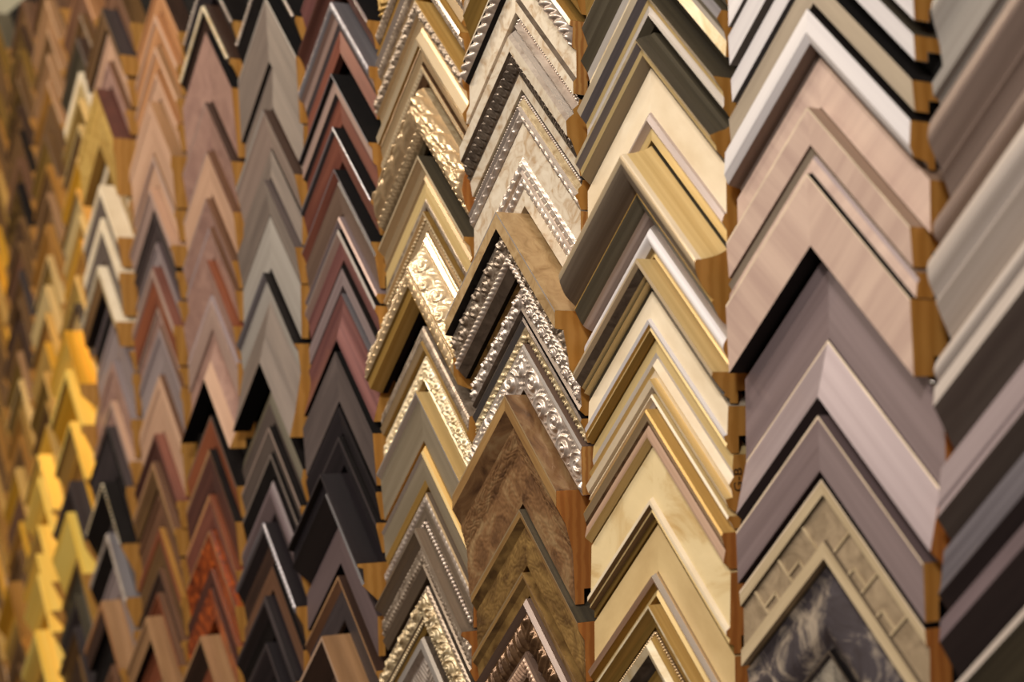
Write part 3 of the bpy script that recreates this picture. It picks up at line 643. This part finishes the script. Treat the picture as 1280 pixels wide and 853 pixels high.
flat(c, 'light brown box frame', -268, -296, 36, 'lightbrown', 'lightbrown', 'black')
flat(c, 'rust brown frame at the bottom', -300, -345, 22, 'rust', 'brown')
flat(c, 'dark brown frame below the rust brown one', -348, -390, 22, 'darkbrown', 'brown')
# fifth column from the left
c = 8
flat(c, 'pinkish brown frame at the top', 560, 522, 26, 'brown', 'umber')
flat(c, 'dark grey sided box frame', 516, 490, 40, 'umber', 'blackgrey', 'black')
flat(c, 'pinkish tan frame below the dark grey one', 486, 450, 30, 'pinktan', 'brown', 'black')
flat(c, 'dusky pink frame with brown side', 446, 414, 32, 'mauvepink', 'brown', 'black')
flat(c, 'gold leaf frame with maroon outer side', 408, 334, 48, 'goldleaf', 'maroon', 'oldgold')
flat(c, 'olive gold frame with cream edge', 329, 284, 27, 'oldgold', 'palegold', e='cream')
flat(c, 'cream frame with wide pale side', 280, 241, 42, 'darktaupe', 'cream', 'umber', e='cream')
flat(c, 'cream frame below the wide pale sided one', 236, 180, 40, 'darktaupe', 'cream', 'umber', e='cream')
flat(c, 'cream box frame with black inside', 172, 140, 44, 'umber', 'cream', 'black', e='ivory')
flat(c, 'dark frame with pinkish edge', 136, 110, 26, 'black', 'greymauve', 'black', e='greymauve')
flat(c, 'flat pinkish grey frame', 106, 50, 22, 'greymauve', 'greymauve', 'black')
flat(c, 'mauve tan frame with black inside', 47, -3, 24, 'mauvepink', 'greymauve', 'black')
flat(c, 'pink ridged frame', -6, -36, 26, 'mauvepink', 'pinktan', e='pinkpearl')
S(c, 'bumpy black frame', [(-39, 30), (-50, 30), (-104, 16)], ['black:rough:3:9:black', 'blackgrey'], 'blackgrey', 'black')
S(c, 'black frame with cream beaded edge', [(-112, 36), (-117, 36), (-150, 18), (-174, 16)], ['black:bead:1:7:ivory', 'black', 'blackgrey'], 'black', 'black')
S(c, 'rough silver and black frame', [(-180, 30), (-190, 30), (-218, 18)], ['black:rough:3:8:silver', 'black'], 'silverblue', 'black')
flat(c, 'plain greyish mauve frame', -221, -262, 20, 'greymauve', 'warmgrey')
flat(c, 'copper brown box frame', -268, -300, 38, 'darkbrown', 'lightbrown', 'black', e='orangebrown')
flat(c, 'black frame at the bottom', -304, -350, 24, 'black', 'black')
flat(c, 'brown frame below the black one', -353, -400, 24, 'brown', 'brown')

CN = {'umber': 'brown', 'olivedark': 'dark olive', 'palegold': 'pale gold', 'gold': 'gold', 'richgold': 'rich yellow gold', 'goldglint': 'painted-reflection gold',
      'oldgold': 'antique gold', 'amber': 'amber', 'blackgrey': 'dark grey', 'brown': 'reddish brown', 'darkbrown': 'dark brown', 'bronze': 'bronze',
      'orangebrown': 'orange brown', 'goldleaf': 'gold leaf', 'pinktan': 'pinkish tan', 'olive': 'olive', 'bronzegold': 'mottled bronze', 'lightbrown': 'light brown', 'cream': 'cream'}
def column(c, zs, cols, hs=None):
    n = len(cols); r = random.Random(c * 11)
    for k in range(n):
        a, b = zs[k] - 2, zs[k + 1] + 2; f, s = cols[k]
        swap = {'orangebrown': 'lightbrown', 'rust': 'umber', 'brown': 'umber'} if k % 3 else {}
        f, s = swap.get(f, f), swap.get(s, s)
        tall = (hs or {}).get(k); h = tall or r.uniform(22, 29)
        pos = '%s from the top' % (ORD + ['twenty-first', 'twenty-second', 'twenty-third', 'twenty-fourth', 'twenty-fifth', 'twenty-sixth', 'twenty-seventh', 'twenty-eighth'])[k]
        d = '%s frame, %s' % (CN[f], pos)
        t = r.random(); w_ = a - b
        if t < 0.35: S(c, d, [(a, h), (a - w_ * .2, h + 1), (a - w_ * .5, h - 6), (b, 15)], [s, f, f], s, 'darkbrown', rnd=True)
        elif t < 0.6: S(c, d, [(a, h), (a - w_ * .15, h), (a - w_ * .2, h - 4), (a - w_ * .8, 16), (a - w_ * .85, 19), (b, 17)], [s, 'umber', f, f, f], s, 'darkbrown')
        elif t < 0.8: S(c, d, [(a, h), (a - w_ * .3, h - 2), (a - w_ * .7, 17), (b, 16)], [s, f + ':leaf:3:9:' + f, f], s, 'darkbrown')
        else: S(c, d, [(a, h), (b, 17)], [f], s, 'darkbrown', edge=s)
# fourth to first columns from the left; the brightest golds are painted reflections
column(9, [600, 547, 513, 463, 424, 388, 343, 296, 260, 225, 174, 134, 95, 40, -33, -75, -116, -160, -226, -275, -320, -362, -405],
       [('brown', 'orangebrown'), ('umber', 'umber'), ('olivedark', 'darkbrown'), ('palegold', 'cream'), ('oldgold', 'palegold'), ('umber', 'palegold'), ('richgold', 'gold'),
        ('palegold', 'gold'), ('gold', 'palegold'), ('amber', 'richgold'), ('goldleaf', 'gold'), ('palegold', 'blackgrey'), ('goldglint', 'richgold'),
        ('richgold', 'goldglint'), ('gold', 'goldglint'), ('amber', 'richgold'), ('blackgrey', 'blackgrey'), ('goldglint', 'goldglint'), ('olivedark', 'oldgold'), ('blackgrey', 'olivedark'), ('umber', 'blackgrey'), ('darkbrown', 'umber')],
       {12: 44, 13: 42, 14: 36, 17: 40, 16: 36})
column(10, [650, 605, 560, 520, 480, 445, 400, 352, 310, 262, 215, 170, 128, 84, 40, -4, -40, -84, -118, -150, -190, -232, -262, -300, -345, -385, -425],
       [('umber', 'brown'), ('orangebrown', 'orangebrown'), ('umber', 'orangebrown'), ('lightbrown', 'lightbrown'), ('amber', 'orangebrown'), ('umber', 'rust'), ('oldgold', 'umber'), ('brown', 'amber'),
        ('umber', 'lightbrown'), ('amber', 'amber'), ('oldgold', 'palegold'), ('palegold', 'palegold'), ('amber', 'gold'), ('gold', 'richgold'), ('oldgold', 'gold'), ('umber', 'oldgold'),
        ('richgold', 'gold'), ('goldglint', 'goldglint'), ('goldglint', 'goldglint'), ('richgold', 'goldglint'), ('gold', 'goldglint'), ('goldglint', 'goldglint'), ('goldglint', 'goldglint'), ('richgold', 'goldglint'), ('goldglint', 'goldglint'), ('gold', 'richgold')],
       {17: 38, 18: 36, 20: 38, 21: 40, 22: 38, 24: 40})
column(11, [640, 598, 560, 515, 470, 430, 385, 345, 290, 250, 205, 160, 122, 75, 30, -15, -60, -110, -150, -195, -240, -290, -330, -375, -420, -460],
       [('umber', 'brown'), ('bronzegold', 'darkbrown'), ('umber', 'oldgold'), ('bronzegold', 'umber'), ('brown', 'darkbrown'), ('umber', 'black'), ('umber', 'brown'), ('bronzegold', 'black'),
        ('bronze', 'umber'), ('brown', 'umber'), ('umber', 'blackgrey'), ('bronze', 'brown'), ('umber', 'darkbrown'), ('oldgold', 'lightbrown'), ('oldgold', 'palegold'), ('amber', 'oldgold'),
        ('umber', 'amber'), ('richgold', 'gold'), ('brown', 'amber'), ('amber', 'richgold'), ('brown', 'umber'), ('richgold', 'amber'), ('gold', 'richgold'), ('umber', 'brown'), ('amber', 'umber')],
       {21: 38})
column(12, [655, 612, 565, 520, 476, 430, 385, 338, 292, 246, 200, 156, 110, 62, 18, -28, -74, -118, -160, -208, -255, -302, -350, -398, -445, -492],
       [('oldgold', 'olive'), ('umber', 'oldgold'), ('brown', 'umber'), ('bronzegold', 'oldgold'), ('umber', 'amber'), ('amber', 'brown'), ('oldgold', 'gold'), ('umber', 'brown'), ('gold', 'richgold'),
        ('amber', 'richgold'), ('richgold', 'gold'), ('umber', 'oldgold'), ('bronze', 'umber'), ('oldgold', 'umber'), ('umber', 'oldgold'), ('bronzegold', 'amber'), ('amber', 'umber'), ('umber', 'gold'),
        ('oldgold', 'amber'), ('amber', 'oldgold'), ('gold', 'richgold'), ('brown', 'umber'), ('amber', 'gold'), ('umber', 'brown'), ('orangebrown', 'amber')])
column(13, [655, 600, 545, 490, 440, 385, 330, 280, 230, 180, 130, 80, 30, -25, -80, -130, -180, -235, -290, -340, -395, -450, -505],
       [('umber', 'oldgold'), ('amber', 'umber'), ('oldgold', 'umber'), ('umber', 'gold'), ('gold', 'amber'), ('umber', 'umber'), ('amber', 'gold'), ('oldgold', 'amber'), ('umber', 'gold'), ('richgold', 'gold'),
        ('amber', 'umber'), ('oldgold', 'umber'), ('umber', 'amber'), ('gold', 'oldgold'), ('umber', 'gold'), ('amber', 'gold'), ('gold', 'umber'), ('umber', 'amber'), ('oldgold', 'umber'), ('amber', 'brown'), ('umber', 'gold'), ('brown', 'umber')])

# handwritten mark on the sawn end of the stepped ivory sample
ct = bpy.data.curves.new('handwritten_mark', 'FONT'); ct.body = 'G-B'; ct.size = 0.0095; ct.extrude = 0.0001; ct.align_x = 'CENTER'; ct.align_y = 'CENTER'
tmp = bpy.data.objects.new('tmp_text', ct); col.objects.link(tmp)
bpy.context.view_layer.update()
me = bpy.data.meshes.new_from_object(tmp.evaluated_get(bpy.context.evaluated_depsgraph_get()))
bpy.data.objects.remove(tmp)
me.materials.clear(); me.materials.append(MATS['ink'])
rail = [o for o in mk.children if o.name.startswith('moulding_arm')][0]
endp = [o for o in rail.children if o.name.startswith('sawn_end')][0]
xr_ = max(v.co.x for v in endp.data.vertices)
tx = bpy.data.objects.new('handwritten_mark', me); col.objects.link(tx); tx.parent = rail
tx['label'] = 'black handwritten letters on the raw wood end'
# plane normal +X, letters reading upwards
tx.matrix_local = Matrix.Translation((xr_ + 0.0001, -0.0112, -xr_ - 0.016)) @ Matrix(((0, 0, 1, 0), (0, 1, 0, 0), (-1, 0, 0, 0), (0, 0, 0, 1))) @ Matrix.Rotation(math.radians(180), 4, 'Z')

# small nail left sticking out of the board beside the broad blush sample
nv = []; nf = []; nu = []
for (yy, r) in ((0.0, 0.0008), (-0.0035, 0.0007), (-0.0035, 0.0019), (-0.0045, 0.0019), (-0.0050, 0.0006)):
    for k in range(10):
        t = 2 * math.pi * k / 10; nv.append(Vector((r * math.cos(t), yy, r * math.sin(t)))); nu.append((0, 0))
for j in range(4):
    for k in range(10): nf.append((j * 10 + k, j * 10 + (k + 1) % 10, (j + 1) * 10 + (k + 1) % 10, (j + 1) * 10 + k))
nf.append(tuple(range(40, 50)))
nl = link('nail', nv, nf, nu, ['steelpin'], None, None, True)
nl.location = (X0 + 0.0805, D - 0.0125, EYE + 0.0040)
nl['label'] = 'small steel nail in the wide recessed mauve frame, just under the blush one'; nl['category'] = 'nail'
